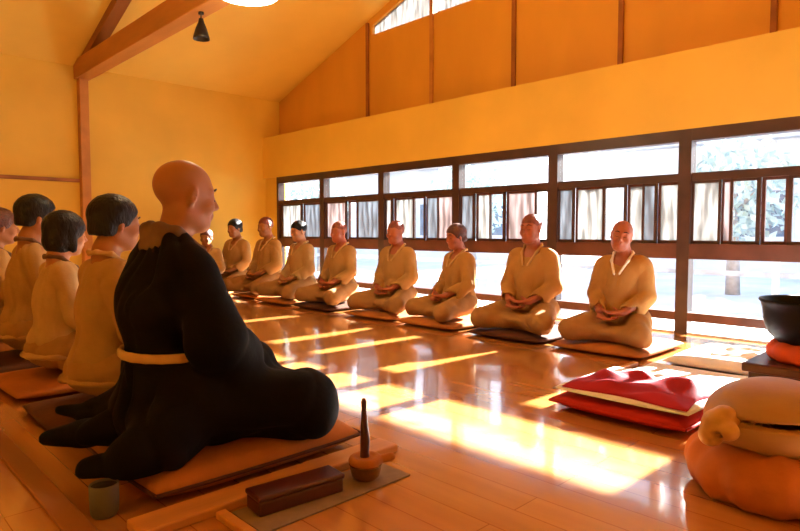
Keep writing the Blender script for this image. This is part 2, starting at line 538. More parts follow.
# the long window band, bay by bay; panes are (y1, y0, kind)
POSTS = [7.36, 6.305, 5.17, 4.035, 2.90, 1.765, 0.63, -0.505, -1.64, -2.775]
SASH = [
    [(7.24, 6.82, 'f'), (6.75, 6.38, 'b')],
    [(6.22, 5.86, 'p'), (5.80, 5.67, 'c'), (5.61, 5.24, 'b')],
    [(5.10, 5.03, 'f'), (4.97, 4.70, 'f'), (4.65, 4.51, 'c'), (4.48, 4.33, 'b'), (4.29, 4.10, 'p')],
    [(3.97, 3.83, 'b'), (3.78, 3.64, 'f'), (3.60, 3.46, 'c'), (3.41, 3.12, 'p'), (3.08, 2.97, 'c')],
    [(2.84, 2.72, 'b'), (2.68, 2.45, 'f'), (2.41, 2.25, 'c'), (2.21, 2.11, 'f'), (2.08, 2.00, 'b'), (1.96, 1.83, 'f')],
    [(1.70, 1.53, 'f'), (1.50, 1.46, 'p'), (1.43, 1.28, 'c'), (1.23, 1.11, 'c'), (1.06, 0.70, 'c')],
    [(.56, .30, 'c'), (.26, -.02, 'c'), (-.06, -.20, 'c'), (-.24, -.44, 'f')],
    [(-.57, -.85, 'f'), (-.89, -1.2, 'b'), (-1.24, -1.57, 'f')],
    [(-1.71, -2.1, 'f'), (-2.14, -2.4, 'b'), (-2.44, -2.71, 'f')],
]
GX = 4.80
kinds = {'f': 'frost', 'b': 'frostb', 'p': 'frostp', 'c': 'glass'}
wi = [1, 2, 3, 4, 5, 6, 10, 11, 12]
for k in range(9):
    y1, y0 = POSTS[k], POSTS[k + 1]
    cy = (y1 + y0) / 2
    w = struct(empty('window_%d' % wi[k], (GX, cy, 0)))
    e = .047
    a, b = y0 - cy + e, y1 - cy - e
    f = MB()
    f.box(-.05, .05, a - 2 * e + .001, a, 0.0, 1.555)                        # post at the near end
    if k == 0: f.box(-.05, .05, b, b + e, 0.0, 1.555)
    f.box(-.05, .05, a, b, 1.465, 1.555)
    f.box(-.04, .04, a, b, 1.165, 1.225)
    f.build('frame', M['frame'], w)
    MB().box(-.05, .05, a, b, .575, .69).box(-.05, .05, a, b, .10, .165).build('rail', M['rail'], w)
    MB().box(-.05, .05, a, b, 0, .015).build('sill', M['white'], w)
    MB().box(-.003, .003, a, b, .015, .10).build('pane', M['glass'], w)
    MB().box(-.003, .003, a, b, 1.225, 1.465).build('pane', M['glass'], w)
    MB().box(-.003, .003, a, b, .165, .575).build('pane', M['glass'], w)
    ss = SASH[k]
    edges = [b] + [((ss[i][1] + ss[i + 1][0]) / 2 - cy) for i in range(len(ss) - 1)] + [a]
    for i, (p1, p0, kd) in enumerate(ss):
        dx = .014 if i % 2 else -.014
        p1 -= cy; p0 -= cy
        hi, lo = edges[i], edges[i + 1]
        s = MB()
        s.box(dx - .012, dx + .012, p1, hi, .69, 1.175).box(dx - .012, dx + .012, lo, p0, .69, 1.175)
        s.box(dx - .012, dx + .012, p0, p1, 1.145, 1.175).box(dx - .012, dx + .012, p0, p1, .69, .715)
        so = s.build('sash', M['rail'] if i % 2 else M['frame'], w)
        MB().box(dx - .003, dx + .003, p0, p1, .715, 1.145).build('pane', M[kinds[kd]], so)

# far-wall post, rail, tie beam, rafter
struct(MB().box(2.27, 2.37, 7.60, 7.70, 0, 2.68, .006).build('trim_7', M['beam']))
struct(MB().box(RX0, 2.27, 7.665, 7.70, 1.36, 1.40, .004).build('trim_8', M['darkbeam']))
struct(MB().box(2.24, 2.40, RY0, 7.70, 2.55, 2.76, .008).build('trim_9', M['beam']))
rf = MB()
rf.prism([(7.7, 2.60), (RIDGE_Y, ceil_z(RIDGE_Y) - .10), (RIDGE_Y, ceil_z(RIDGE_Y) + .02), (7.7, 2.72)], 'x', 2.26, 2.38)
rf.prism([(RY0, 2.60), (RIDGE_Y, ceil_z(RIDGE_Y) - .10), (RIDGE_Y, ceil_z(RIDGE_Y) + .02), (RY0, 2.72)], 'x', 2.26, 2.38)
struct(rf.build('trim_10', M['darkbeam']))
struct(MB().box(2.26, 2.38, 4.95, 5.12, 2.76, ceil_z(5.03), .006).build('trim_11', M['beam']))
struct(MB().box(.435, .50, RY0, RY1, 0, .012, .003).build('trim_12', M['darkbeam']))
struct(MB().box(RX0, 4.78, 7.66, 7.70, 0, .09).build('baseboard_back', M['beam']))

# ================================================================== outside
struct(MB().box(4.9, 40, -25, 45, -.35, -.25).build('ground', M['conc']))
struct(MB().box(4.86, 6.0, RY0, RY1 + 1, -.25, -.02).build('terrace', M['conc']))

# unseen eave; its hanging blocks are added to cut gaps in the floor sunlight
ev = empty('eave', (5.16, 2.3, 2.40))
tag(ev, 'unseen roof eave with added sun blockers, running above the outside of the window band', 'eave')
MB().prism([(0, .10), (1.35, -.04), (1.35, .02), (0, .16)], 'y', -5.5, 7.0).build('eave_board', M['darkbeam'], ev)
for yy in (2.10, 2.50):
    MB().box(1.0, 1.10, yy - .05 - 2.3, yy + .06 - 2.3, -.62, .02).build('sun_blocker', M['darkbeam'], ev)
# garden and houses, bleached by the light
def house(loc, w, dp, hh, rz, label, nw):
    r = empty('house', loc, rz)
    tag(r, label, 'building')
    MB().box(0, dp, -w / 2, w / 2, 0, hh).build('wall', M['bwall'], r)
    MB().prism([(-w / 2 - .4, hh), (w / 2 + .4, hh), (0, hh + w * .18)], 'x', -.4, dp + .4).build('roof', M['broof'], r)
    for i in range(nw):
        yc = -w / 2 + (i + .5) * w / nw
        f = MB().box(-.05, 0, yc - .62, yc + .62, .9, 2.1).build('window', M['bwall'], r)
        MB().box(-.06, -.045, yc - .55, yc + .55, .97, 2.03).build('pane', M['bglass'], f)
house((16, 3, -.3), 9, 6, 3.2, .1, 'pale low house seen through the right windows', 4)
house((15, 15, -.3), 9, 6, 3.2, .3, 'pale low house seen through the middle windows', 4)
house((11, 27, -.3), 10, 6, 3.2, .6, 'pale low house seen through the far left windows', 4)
fn = empty('garden_fence', (9.2, 5, -.25))
tag(fn, 'low pale rail fence outside the windows', 'fence')
for i in range(15):
    MB().box(-.04, .04, -10 + i * 1.8 - .04, -10 + i * 1.8 + .04, 0, .85).build('post', M['bwall'], fn)
for z in (.45, .78):
    MB().box(-.02, .02, -10.1, 15.3, z - .035, z + .035).build('rail', M['broof'] if z < .5 else M['bwall'], fn)
def tree(x, y, hh, label, sd):
    rr = random.Random(sd)
    r = empty('tree', (x, y, -.3))
    tag(r, label, 'tree')
    MB().tube([(0, 0, 0), (.03, .02, hh * .35), (0, .05, hh * .8)], [.12, .09, .04], 10).build('trunk', M['bark'], r, True)
    for b in range(3):
        a = b * 2.1 + sd
        MB().tube([(0, .03, hh * (.3 + .12 * b)), (.5 * math.cos(a), .5 * math.sin(a), hh * (.5 + .12 * b))], [.05, .02], 8).build('branch', M['bark'], r, True)
    bm = bmesh.new()
    for i in range(900):
        while True:
            p = Vector((rr.uniform(-1, 1), rr.uniform(-1, 1), rr.uniform(-1, 1)))
            if .3 < p.length < 1: break
        p = Vector((p.x * .95, p.y * .95, hh * .68 + p.z * hh * .36))
        n = Vector((rr.gauss(0, 1), rr.gauss(0, 1), rr.gauss(0, 1))).normalized()
        a = n.orthogonal().normalized() * rr.uniform(.07, .13); c_ = n.cross(a).normalized() * .05
        bm.faces.new([bm.verts.new(p - a), bm.verts.new(p - c_), bm.verts.new(p + a), bm.verts.new(p + c_)])
    me = bpy.data.meshes.new('foliage'); bm.to_mesh(me); bm.free()
    link('foliage', me, M['leaf'], r)
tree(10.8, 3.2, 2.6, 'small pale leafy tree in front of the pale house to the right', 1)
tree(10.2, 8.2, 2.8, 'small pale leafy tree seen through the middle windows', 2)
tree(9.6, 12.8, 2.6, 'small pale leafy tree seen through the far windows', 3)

# ================================================================== the people
def cloth_fold(seed, amp=.005, vert=9.0):
    rr = random.Random(seed)
    p = [rr.uniform(0, 6.28) for _ in range(8)]
    def f(X, Y, Z):
        w = np.sin(7 * X + p[0] + 3 * np.sin(5 * Y + p[1])) + np.sin(8 * Z + p[2] + 2 * np.sin(6 * X + p[3]))
        th = np.arctan2(Y, X + .02)
        cr = lambda v: (1 - np.abs(np.sin(v))) ** 2.0          # narrow creases between broad folds
        a = cr(.5 * vert * th + 1.3 * w + p[4]) * (.35 + .65 * np.sin(5 * Z + p[5] + 3 * X) ** 2)
        b = cr(15 * (Z + .7 * np.abs(Y) - .3 * X) + 1.6 * w + p[6]) * np.clip(np.sin(7 * Y + 5 * X + p[7]), 0, 1)
        return amp * (a + .8 * b - .25 * np.sin(3 * w))
    return f

HS = 0.94
def H(center, R, p):
    return tuple(np.array(center) + R @ (HS * np.array(p)))

def head_parts(s, C, R, bald=False):
    E = lambda p, r, k=.02, op='+', Q=None: s.ell(H(C, R, p), tuple(HS * x for x in r), R if Q is None else R @ Q, k, op)
    K = lambda a, b, ra, rb, k=.015, op='+': s.cap(H(C, R, a), H(C, R, b), HS * ra, HS * rb, k, op)
    E((-.018, 0, .035), (.098, .077, .086), .02)
    E((.020, 0, -.030), (.068, .060, .088), .03)
    E((.058, 0, -.092), (.026, .030, .024), .025)
    K((-.02, .045, -.055), (.045, .03, -.09), .020, .016, .03)
    K((-.02, -.045, -.055), (.045, -.03, -.09), .020, .016, .03)
    K((.074, .012, .026), (.060, .048, .022), .012, .010, .015)
    K((.074, -.012, .026), (.060, -.048, .022), .012, .010, .015)
    for sg in (1, -1):
        E((.092, .031 * sg, .004), (.013, .018, .012), .012, '-')
        E((.070, .031 * sg, .002), (.015, .016, .012), .006)
        E((.058, .044 * sg, -.030), (.024, .020, .022), .02)
        E((-.008, .077 * sg, -.004), (.016, .009, .033), .008, '+', rotm(.35 * sg, .15, 0))
        E((-.002, .086 * sg, -.002), (.008, .005, .018), .005, '-', rotm(.35 * sg, .15, 0))
        E((.092, .011 * sg, -.034), (.010, .008, .007), .008)
    K((.083, 0, .016), (.106, 0, -.024), .007, .011, .012)
    E((.087, 0, -.053), (.010, .023, .006), .008)
    E((.085, 0, -.066), (.010, .020, .007), .008)
    E((.098, 0, -.0595), (.008, .020, .0016), .003, '-')

def hand(s, w, palmdir, side, lift=0.0, r=.0088):
    """palm from wrist w along palmdir (unit, horizontal-ish); four fingers side by side, thumb from the side"""
    w = np.array(w, float); d = np.array(palmdir, float); d /= np.linalg.norm(d)
    up = np.array((0, 0, 1.0))
    acr = np.cross(up, d) * side                       # from little finger towards the thumb side
    k = w + d * .075
    for j in range(4):
        o = acr * (j - 1.5) * .0195
        s.cap(w + o * .55 + d * .01, k + o, .015, .0125, .012)
    L = [.058, .072, .076, .066]
    for j in range(4):
        o = acr * (j - 1.5) * .0205
        p0 = k + o
        p1 = p0 + d * L[j] * .45 + up * (.004 + lift)
        p2 = p1 + (d * .9 + up * (.35 + lift * 5)) / np.linalg.norm((d * .9 + up * .35)) * L[j] * .33
        p3 = p2 + (d * .6 + up * .8) * L[j] * .25
        s.cap(p0, p1, r * 1.08, r, .004); s.cap(p1, p2, r, r * .93, .004); s.cap(p2, p3, r * .93, r * .8, .004)
    t0 = w + d * .022 + acr * .022
    t1 = t0 + acr * .030 + d * .026 + up * .012
    t2 = t1 + acr * .006 + d * .030 + up * .020
    s.cap(t0, t1, .015, .0115, .008); s.cap(t1, t2, .0115, .0085, .005)

def person(loc, yaw, label, group=None, scale=1.0, h=.0085, lean=.0, head_yaw=0., head_pitch=.12, head_roll=0.,
           skin='skin', hair=None, hair_mat='hair', jacket='tan', trousers='trouser', collar='collar', seed=1,
           monk=False, shoulders=1.0, knees=1.0, vest=None, belt=None, seat=.055, wide=1.0, hide_face=False):
    root = empty('person', loc, yaw)
    root.scale = (scale,) * 3
    tag(root, label, 'person', group)
    ln = lean
    S_ = shoulders
    T = lambda p: (p[0] + ln * max(0, p[2] - .15), p[1], p[2])          # leaning forward
    C = T((.015, 0, .765 if not monk else .785)); C = (C[0] + .02, 0, C[2])
    R = rotm(head_yaw, head_pitch, head_roll)
    # ---------------- body: one continuous surface
    b = SDF()
    b.ell(T((-.01, 0, .15)), (.115, .150, .105), k=.04)
    b.cap(T((-.01, 0, .20)), T((-.01, 0, .36)), .105, .10, .05)
    b.ell(T((0, 0, .44)), (.10, .130 * S_, .15), k=.05)
    b.cap(T((-.01, .115 * S_, .560)), T((-.01, -.115 * S_, .560)), .050, .050, .05)
    b.chain([T((-.02, 0, .56)), T((-.015, 0, .65)), H(C, R, (-.018, 0, -.045))], [.060, .048, .052], .03)
    for sg in (1, -1):
        kx, ky = .34, .27 * knees * sg
        b.cap((.03, .10 * sg, .13), (kx, ky, .085), .082, .058, .04)
        b.cap((kx, ky, .075), (.17, -.03 * sg, .055), .055, .036, .02)
        b.chain([(.17, -.03 * sg, .055), (.13, -.08 * sg, .052), (.10, -.15 * sg, .048)], [.036, .030, .022], .015)
        sh = T((-.01, .142 * S_ * sg, .550)); el = T((.02, .195 * S_ * sg, .330)); wr = (.215, .085 * sg, .225)
        b.cap(sh, el, .052, .040, .03)
        b.cap(el, wr, .040, .027, .02)
        d = np.array((.10, -.9 * sg, -.05)) if sg > 0 else np.array((.16, .9, -.12))
        hand(b, np.array(wr) + (np.array((.02, 0, -.035)) if sg < 0 else np.array((.008, 0, .0))), d, 1 if sg < 0 else -1)
    head_parts(b, C, R)
    hb = min(h, .0075)
    body = sdf_obj('body', b, hb, M[skin], root, it=1)
    # ---------------- clothing
    if not monk:
        j = SDF()
        j.ell(T((-.015, 0, .19)), (.155, .170 * wide, .10), k=.05)
        j.ell((-.02, 0, .125), (.186, .212 * wide, .035), k=.03)
        j.cap(T((-.01, 0, .25)), T((-.01, 0, .36)), .132, .128, .06)
        j.ell(T((-.005, 0, .44)), (.128, .155 * S_, .16), k=.05)
        j.cap(T((-.015, .110 * S_, .560)), T((-.015, -.110 * S_, .560)), .066, .066, .05)
        for sg in (1, -1):
            sh = T((-.01, .140 * S_ * sg, .540)); el = T((.02, .195 * S_ * sg, .33)); wr = (.18, .105 * sg, .240)
            md = tuple(.6 * np.array(sh) + .4 * np.array(el))
            j.cap(sh, md, .070, .067, .03)
            j.cap(md, el, .066, .064, .008)
            j.cap(el, wr, .064, .053, .012)
            j.cap(T((.03, .19 * S_ * sg, .31)), (.12, .15 * sg, .22), .052, .043, .012)
        j.cap(T((.0, 0, .60)), T((.10, 0, .655)), .066, .085, .015, '-')
        j.cap(T((.0, 0, .66)), T((.0, 0, .74)), .068, .075, .012, '-')
        j.cap((.17, .125, .237), (.26, .06, .21), .040, .044, .008, '-')
        j.cap((.17, -.125, .237), (.26, -.06, .21), .040, .044, .008, '-')
        sdf_obj('jacket', j, h, M[jacket], root, cloth_fold(seed, .012))
        q = SDF()
        q.ell((-.02, 0, .15), (.165, .20, .115), k=.05)
        for sg in (1, -1):
            q.cap((.02, .11 * sg, .14), (.345, .275 * knees * sg, .095), .108, .080, .05)
            q.cap((.345, .275 * knees * sg, .085), (.19, -.01 * sg, .060), .078, .052, .03)
        q.ell((.16, 0, .085), (.17, .15, .055), k=.05)
        sdf_obj('trousers', q, h, M[trousers], root, cloth_fold(seed + 5, .012, 6), floor=.018)
    else:
        j = SDF()
        j.ell(T((-.01, 0, .22)), (.165, .190, .14), k=.06)
        j.cap(T((-.015, 0, .28)), T((-.03, 0, .42)), .140, .150, .05)
        j.ell(T((-.03, 0, .46)), (.145, .185, .15), k=.06)
        j.cap(T((-.035, .125, .575)), T((-.035, -.125, .575)), .074, .074, .06)
        j.cap(T((-.03, .05, .63)), T((-.03, -.05, .63)), .060, .060, .05)
        for sg in (1, -1):
            sh = T((-.02, .165 * sg, .54)); el = T((.02, .225 * sg, .35)); wr = (.19, .12 * sg, .25)
            md = tuple(.6 * np.array(sh) + .4 * np.array(el))
            j.cap(sh, md, .080, .084, .035)
            j.cap(md, el, .084, .088, .012)
            j.cap(el, wr, .085, .070, .02)
            j.cap(el, (.08, .20 * sg, .24), .080, .07, .02)
            j.cap((.19, .12 * sg, .24), (.23, .09 * sg, .16), .07, .07, .03)
            # lap and knees under the heavy skirt
            j.cap((.02, .13 * sg, .15), (.295, .27 * sg, .125), .125, .108, .05)
            j.cap((.295, .27 * sg, .10), (.17, 0, .09), .10, .095, .05)
            j.cap((-.02, .14 * sg, .12), (-.13, .21 * sg, .055), .12, .070, .05)
        j.ell((.18, 0, .11), (.22, .22, .105), k=.06)
        j.ell((-.07, 0, .11), (.15, .21, .10), k=.06)
        # cloth tails behind the seat
        j.chain([(-.12, -.18, .10), (-.22, -.19, .04), (-.31, -.13, .02)], [.085, .058, .036], .04)
        j.chain([(-.12, .0, .09), (-.25, .10, .050), (-.34, .20, .035)], [.085, .045, .024], .03)
        j.chain([(-.10, .20, .09), (-.20, .27, .07), (-.27, .36, .07)], [.085, .040, .018], .03)
        j.cap(T((.02, 0, .63)), T((.13, 0, .69)), .062, .10, .015, '-')
        j.cap(T((-.005, 0, .70)), T((.0, 0, .80)), .068, .085, .012, '-')
        sdf_obj('robe', j, h, M[jacket], root, cloth_fold(seed, .016, 9), floor=.004)
    # collar: a flat band from the nape over both shoulders to the chest
    c = SDF()
    if monk:
        path = [(-.092, 0, .672), (-.076, .050, .680), (-.03, .074, .670), (.045, .072, .610), (.112, .035, .50)]
        rr = [.020, .021, .020, .017, .015]
        c.chain([T((-.080, 0, .63)), T((-.082, 0, .685))], [.040, .024], .02)
        c.chain([T((-.066, -.05, .63)), T((-.070, -.045, .68))], [.038, .022], .02)
        c.chain([T((-.066, .05, .63)), T((-.070, .045, .68))], [.038, .022], .02)
    else:
        path = [(-.080, 0, .642), (-.066, .045, .648), (-.015, .070, .640), (.060, .060, .585), (.122, .018, .49)]
        rr = [.010, .011, .011, .011, .010]
    for sg in (1, -1):
        c.chain([T((x, y * sg, z)) for x, y, z in path], rr, .012)
    sdf_obj('collar', c, min(h, .007), M[collar], root, it=2)
    if vest:
        v = SDF()
        v.ell(T((.01, 0, .40)), (.144, .174 * S_, .17), k=.05)
        v.cap(T((0, 0, .62)), T((.12, 0, .66)), .07, .10, .02, '-')
        sdf_obj('vest', v, h, M[vest], root)
    if belt:
        t = SDF()
        n = 20
        bz = .292
        for i in range(n):
            a0, a1 = i * 2 * PI / n, (i + 1) * 2 * PI / n
            rx, ry = (.155, .172) if monk else (.172, .172)
            g = lambda a: T((-.018 + rx * math.cos(a), ry * math.sin(a), bz))
            t.cap(g(a0), g(a1), .009, .009, .004)
            g2 = lambda a: T((-.018 + rx * math.cos(a), ry * math.sin(a), bz + .013))
            t.cap(g2(a0), g2(a1), .009, .009, .006)
        sdf_obj('belt', t, min(h, .0065), M[belt], root)
    # ---------------- hair
    if hair:
        g = SDF()
        E = lambda p, r, k=.01, op='+': g.ell(H(C, R, p), tuple(HS * x for x in r), R, k, op)
        if hair == 'stubble':
            E((-.020, 0, .038), (.101, .0785, .088))
            E((.070, 0, -.085), (.11, .12, .125), .006, '-')
            E((-.05, 0, -.135), (.14, .14, .125), .006, '-')
        elif hair == 'cap':            # short, high cap
            E((-.022, 0, .045), (.106, .086, .090))
            E((.085, 0, -.055), (.085, .12, .105), .008, '-')
            E((-.05, 0, -.125), (.16, .15, .125), .008, '-')
        elif hair == 'short':
            E((-.022, 0, .040), (.110, .090, .097))
            E((-.055, 0, -.02), (.070, .080, .075))
            E((.090, 0, -.060), (.080, .12, .115), .008, '-')
            E((.025, 0, -.085), (.055, .14, .075), .008, '-')
            E((-.05, 0, -.148), (.16, .15, .098), .008, '-')
        elif hair == 'bob':
            E((-.022, 0, .036), (.116, .098, .104))
            E((-.045, 0, -.04), (.083, .098, .090), .02)
            for sg in (1, -1):
                g.cap(H(C, R, (.0, .075 * sg, .02)), H(C, R, (.015, .080 * sg, -.085)), .024, .019, .02)
            E((.105, 0, -.070), (.085, .075, .110), .008, '-')
            E((-.05, 0, -.20), (.16, .15, .095), .008, '-')
        def strands(X, Y, Z, c=C):
            th = np.arctan2(Y - c[1], X - c[0])
            return .0012 * np.sin(46 * th + 6 * np.sin(20 * Z)) + .001 * np.sin(70 * Z + 9 * np.sin(3 * th))
        sdf_obj('hair', g, min(h, .007), M[hair_mat], root, strands, it=1)
    if not hide_face and h < .0095:
        for sg in (1, -1):
            MB().tube([H(C, R, (.0885, .014 * sg, .030)), H(C, R, (.088, .030 * sg, .036)), H(C, R, (.074, .050 * sg, .030))], [.0028, .0034, .002], 6).build('eyebrow', M['hair'], root, True)
            MB().tube([H(C, R, (.0845, .018 * sg, -.003)), H(C, R, (.0865, .031 * sg, -.006)), H(C, R, (.078, .044 * sg, -.003))], [.0012, .0016, .001], 6).build('eyelashes', M['hair'], root, True)
    return root

def zafu(loc, r, hgt, material, label, group=None):
    m = MB()
    prof = [(0, hgt)] + [(r * math.cos(a) ** .5 if a < PI / 2 - .01 else 0, hgt / 2 + hgt / 2 * math.sin(a)) for a in [PI / 2 * (1 - i / 8) for i in range(1, 9)]]
    prof += [(r * math.cos(a) ** .5, hgt / 2 - hgt / 2 * math.sin(a)) for a in [PI / 2 * i / 8 for i in range(1, 8)]] + [(0, 0)]
    prof = [(max(a, 0) * (1.0), z) for a, z in prof]
    m.lathe(prof, (0, 0, 0), 40)
    bmv = m.bm.verts
    for v in bmv:                                     # pleats
        a = math.atan2(v.co.y, v.co.x)
        q = 1 + .012 * math.sin(20 * a)
        v.co.x *= q; v.co.y *= q
    o = m.build('zafu', material, None, True)
    o.location = loc
    tag(o, label, 'cushion', group)
    return o

def zabuton(name, loc, w, d, hgt, material, label, cat='cushion', group=None, rz=0., flop=0.02, seam=None, seed=0):
    """square floor cushion: puffed grid with a seam round the edge"""
    n = 28
    rr = random.Random(seed + 11)
    ph = [rr.uniform(0, 6) for _ in range(4)]
    bm = bmesh.new()
    def P(u, v, s):
        e = max(0., 1 - abs(u) ** 5) ** .5 * max(0., 1 - abs(v) ** 5) ** .5
        wob = flop * (math.sin(2.2 * u + ph[0]) + math.sin(2.7 * v + ph[1]) + .5 * math.sin(6 * u + 5 * v + ph[2])) * .35
        z = hgt * .5 + (s * hgt * .5 * e) * (1 + (.35 * wob / max(flop, 1e-6) * .5 if s > 0 else 0)) + (wob * .3 * e if s > 0 else 0)
        q = 1 - .03 * (u * u + v * v)
        return Vector((u * w / 2 * q * 1.03, v * d / 2 * q * 1.03, z))
    top = [[bm.verts.new(P(-1 + 2 * i / n, -1 + 2 * k / n, 1)) for k in range(n + 1)] for i in range(n + 1)]
    bot = [[top[i][k] if i in (0, n) or k in (0, n) else bm.verts.new(P(-1 + 2 * i / n, -1 + 2 * k / n, -1)) for k in range(n + 1)] for i in range(n + 1)]
    for i in range(n):
        for k in range(n):
            bm.faces.new((top[i][k], top[i + 1][k], top[i + 1][k + 1], top[i][k + 1]))
            bm.faces.new((bot[i][k], bot[i][k + 1], bot[i + 1][k + 1], bot[i + 1][k]))
    edge = [P(-1 + 2 * i / n, -1, 1) for i in range(n + 1)] + [P(1, -1 + 2 * i / n, 1) for i in range(1, n + 1)] + \
           [P(1 - 2 * i / n, 1, 1) for i in range(1, n + 1)] + [P(-1, 1 - 2 * i / n, 1) for i in range(1, n + 1)]
    me = bpy.data.meshes.new(name)
    bm.to_mesh(me); bm.free()
    o = link(name, me, material, None, True)
    o.location = loc
    o.rotation_euler = (0, 0, rz)
    tag(o, label, cat, group)
    if seam:
        MB().tube(edge, [.006] * len(edge), 6, False).build('piping', seam, o, True)
    return o

# ---- the black-robed monk in front
MX, MY = .87, 1.95
zabuton('zabuton', (1.03, 1.98, 0), .78, .72, .095, M['zabrown'], 'wide orange-brown floor cushion under the person in the black robe', seam=M['zadark'], seed=3)
person((MX, MY, .078), math.radians(-2), 'person with shaved head in a voluminous black robe seated in the left foreground',
       scale=1.045, h=.0065, head_yaw=-.05, head_pitch=.10, jacket='black', collar='collar', monk=True, seed=2, belt='beige', hide_face=False)

# ---- row on the left
LEFTG = 'people in tan robes in the row behind the monk'
left = [
    dict(x=.90, y=2.68, s=1.0, z=.055, hair='short', hm='hair', jk='tan', seed=11, vest=None, sh=1.0, cloth='person in tan robe with thick short black hair, seated directly behind the black-robed monk', yaw=0, pitch=.05),
    dict(x=.91, y=3.42, s=.94, z=.055, hair='bob', hm='hair', jk='tan3', seed=12, vest=None, sh=.92, cloth='person in pale tan robe with a black chin-length bob, second behind the black-robed monk', yaw=.05, pitch=.12),
    dict(x=.93, y=4.05, s=1.07, z=.055, hair='short', hm='hair', jk='tan', seed=13, vest=None, sh=1.0, cloth='person in tan robe with short black hair, third behind the black-robed monk', yaw=-.1, pitch=.05),
    dict(x=.87, y=4.70, s=1.0, z=.055, hair='short', hm='hairb', jk='tan2', seed=14, vest=None, sh=1.0, cloth='person in tan robe cut by the left edge, farthest of the left row', yaw=0, pitch=.08),
]
for i, p in enumerate(left):
    zl = ['black-haired person directly behind the black-robed monk', 'person with the black bob', 'third person behind the monk', 'last person of the left row'][i]
    zabuton('zabuton', (p['x'] + .08, p['y'], 0), .74, .62, .055, M['zadark'] if i % 2 == 0 else M['zabrown'], 'floor cushion under the ' + zl, seed=20 + i, group='floor cushions of the left row')
    person((p['x'], p['y'], p['z'] - .006), 0, p['cloth'], LEFTG, scale=p['s'], h=.0085, hair=p['hair'], hair_mat=p['hm'],
           jacket=p['jk'], trousers='trouser', collar='collar' if i else 'beige', seed=p['seed'], vest=p['vest'], shoulders=p['sh'],
           knees=.85, head_yaw=p['yaw'], head_pitch=p['pitch'], skin='skin' if i != 1 else 'skinp')

# ---- row along the windows (nearest first)
RIGHTG = 'people in tan robes in the row along the windows'
right = [
    dict(x=3.95, y=1.86, s=.925, hair=None, hm='hairr', jk='tan2', hy=.30, hp=.02, hr=-.16, sk='skinr', wide=1.0, yaw=.10, c='white', t='tilted head and white inner collar, nearest of the window row'),
    dict(x=3.95, y=2.58, s=.99, hair='stubble', hm='hairr', jk='tan2', hy=-.05, hp=.02, hr=0, sk='skinr', wide=1.0, yaw=.12, c='beige', t='upright posture and cropped reddish hair, second of the window row'),
    dict(x=3.95, y=3.32, s=.905, hair='short', hm='hairb', jk='tan2', hy=.0, hp=.15, hr=0, sk='skinr', wide=1.0, yaw=-.25, c='beige', t='rounded brown hair and small build, third of the window row'),
    dict(x=3.95, y=4.07, s=.955, hair='stubble', hm='hairr', jk='tan', hy=.0, hp=.05, hr=0, sk='skinr', wide=1.0, yaw=.15, c='beige', t='narrow head and straight back, fourth of the window row'),
    dict(x=3.96, y=4.93, s=.96, hair='stubble', hm='hairr', jk='tan', hy=.1, hp=.05, hr=0, sk='skinr', wide=1.0, yaw=.05, c='beige', t='cropped hair, fifth of the window row'),
    dict(x=3.95, y=5.64, s=.97, hair='cap', hm='hair', jk='tan3', hy=.0, hp=.15, hr=0, sk='skinp', wide=1.0, yaw=0.0, c='beige', t='black cap of hair in front of the last window post'),
    dict(x=3.97, y=6.36, s=1.04, hair='stubble', hm='hairr', jk='tan', hy=.1, hp=.1, hr=0, sk='skin', wide=1.0, yaw=.1, c='beige', t='rounded back, seated just left of the far window end'),
    dict(x=4.03, y=7.22, s=1.02, hair='short', hm='hair', jk='tan', hy=.0, hp=.1, hr=0, sk='skin', wide=1.0, yaw=.25, c='beige', t='short black hair in front of the far wall'),
    dict(x=3.47, y=6.93, s=.87, hair='short', hm='hairb', jk='tan3', hy=.0, hp=.1, hr=0, sk='skin', wide=.9, yaw=.7, c='beige', t='dark hair, farthest, beside the face of the monk'),
]
nth = ['nearest', 'second', 'third', 'fourth', 'fifth', 'sixth', 'seventh', 'eighth', 'ninth']
for i, p in enumerate(right):
    z0 = .045
    zx = p['x'] - .08 * math.cos(p['yaw']); zy = p['y'] - .08 * math.sin(p['yaw'])
    zabuton('zabuton', (zx, zy, 0), .72 if i < 6 else .60, .66 if i < 6 else .52, .05, M['zadark'] if i % 3 == 1 else M['zabrown'], 'brown floor cushion under the %s person along the windows' % nth[i], group='floor cushions of the window row', seed=40 + i, rz=p['yaw'] if i > 5 else 0)
    person((p['x'], p['y'], z0), PI + p['yaw'], 'person in tan robe with ' + p['t'], RIGHTG, scale=p['s'], h=.0085 if i < 3 else .0105,
           hair=p['hair'], hair_mat=p['hm'], jacket=p['jk'], trousers='trouser', collar=p['c'], knees=.9, seed=60 + i, skin=p['sk'],
           head_yaw=p['hy'], head_pitch=p['hp'], head_roll=p['hr'])

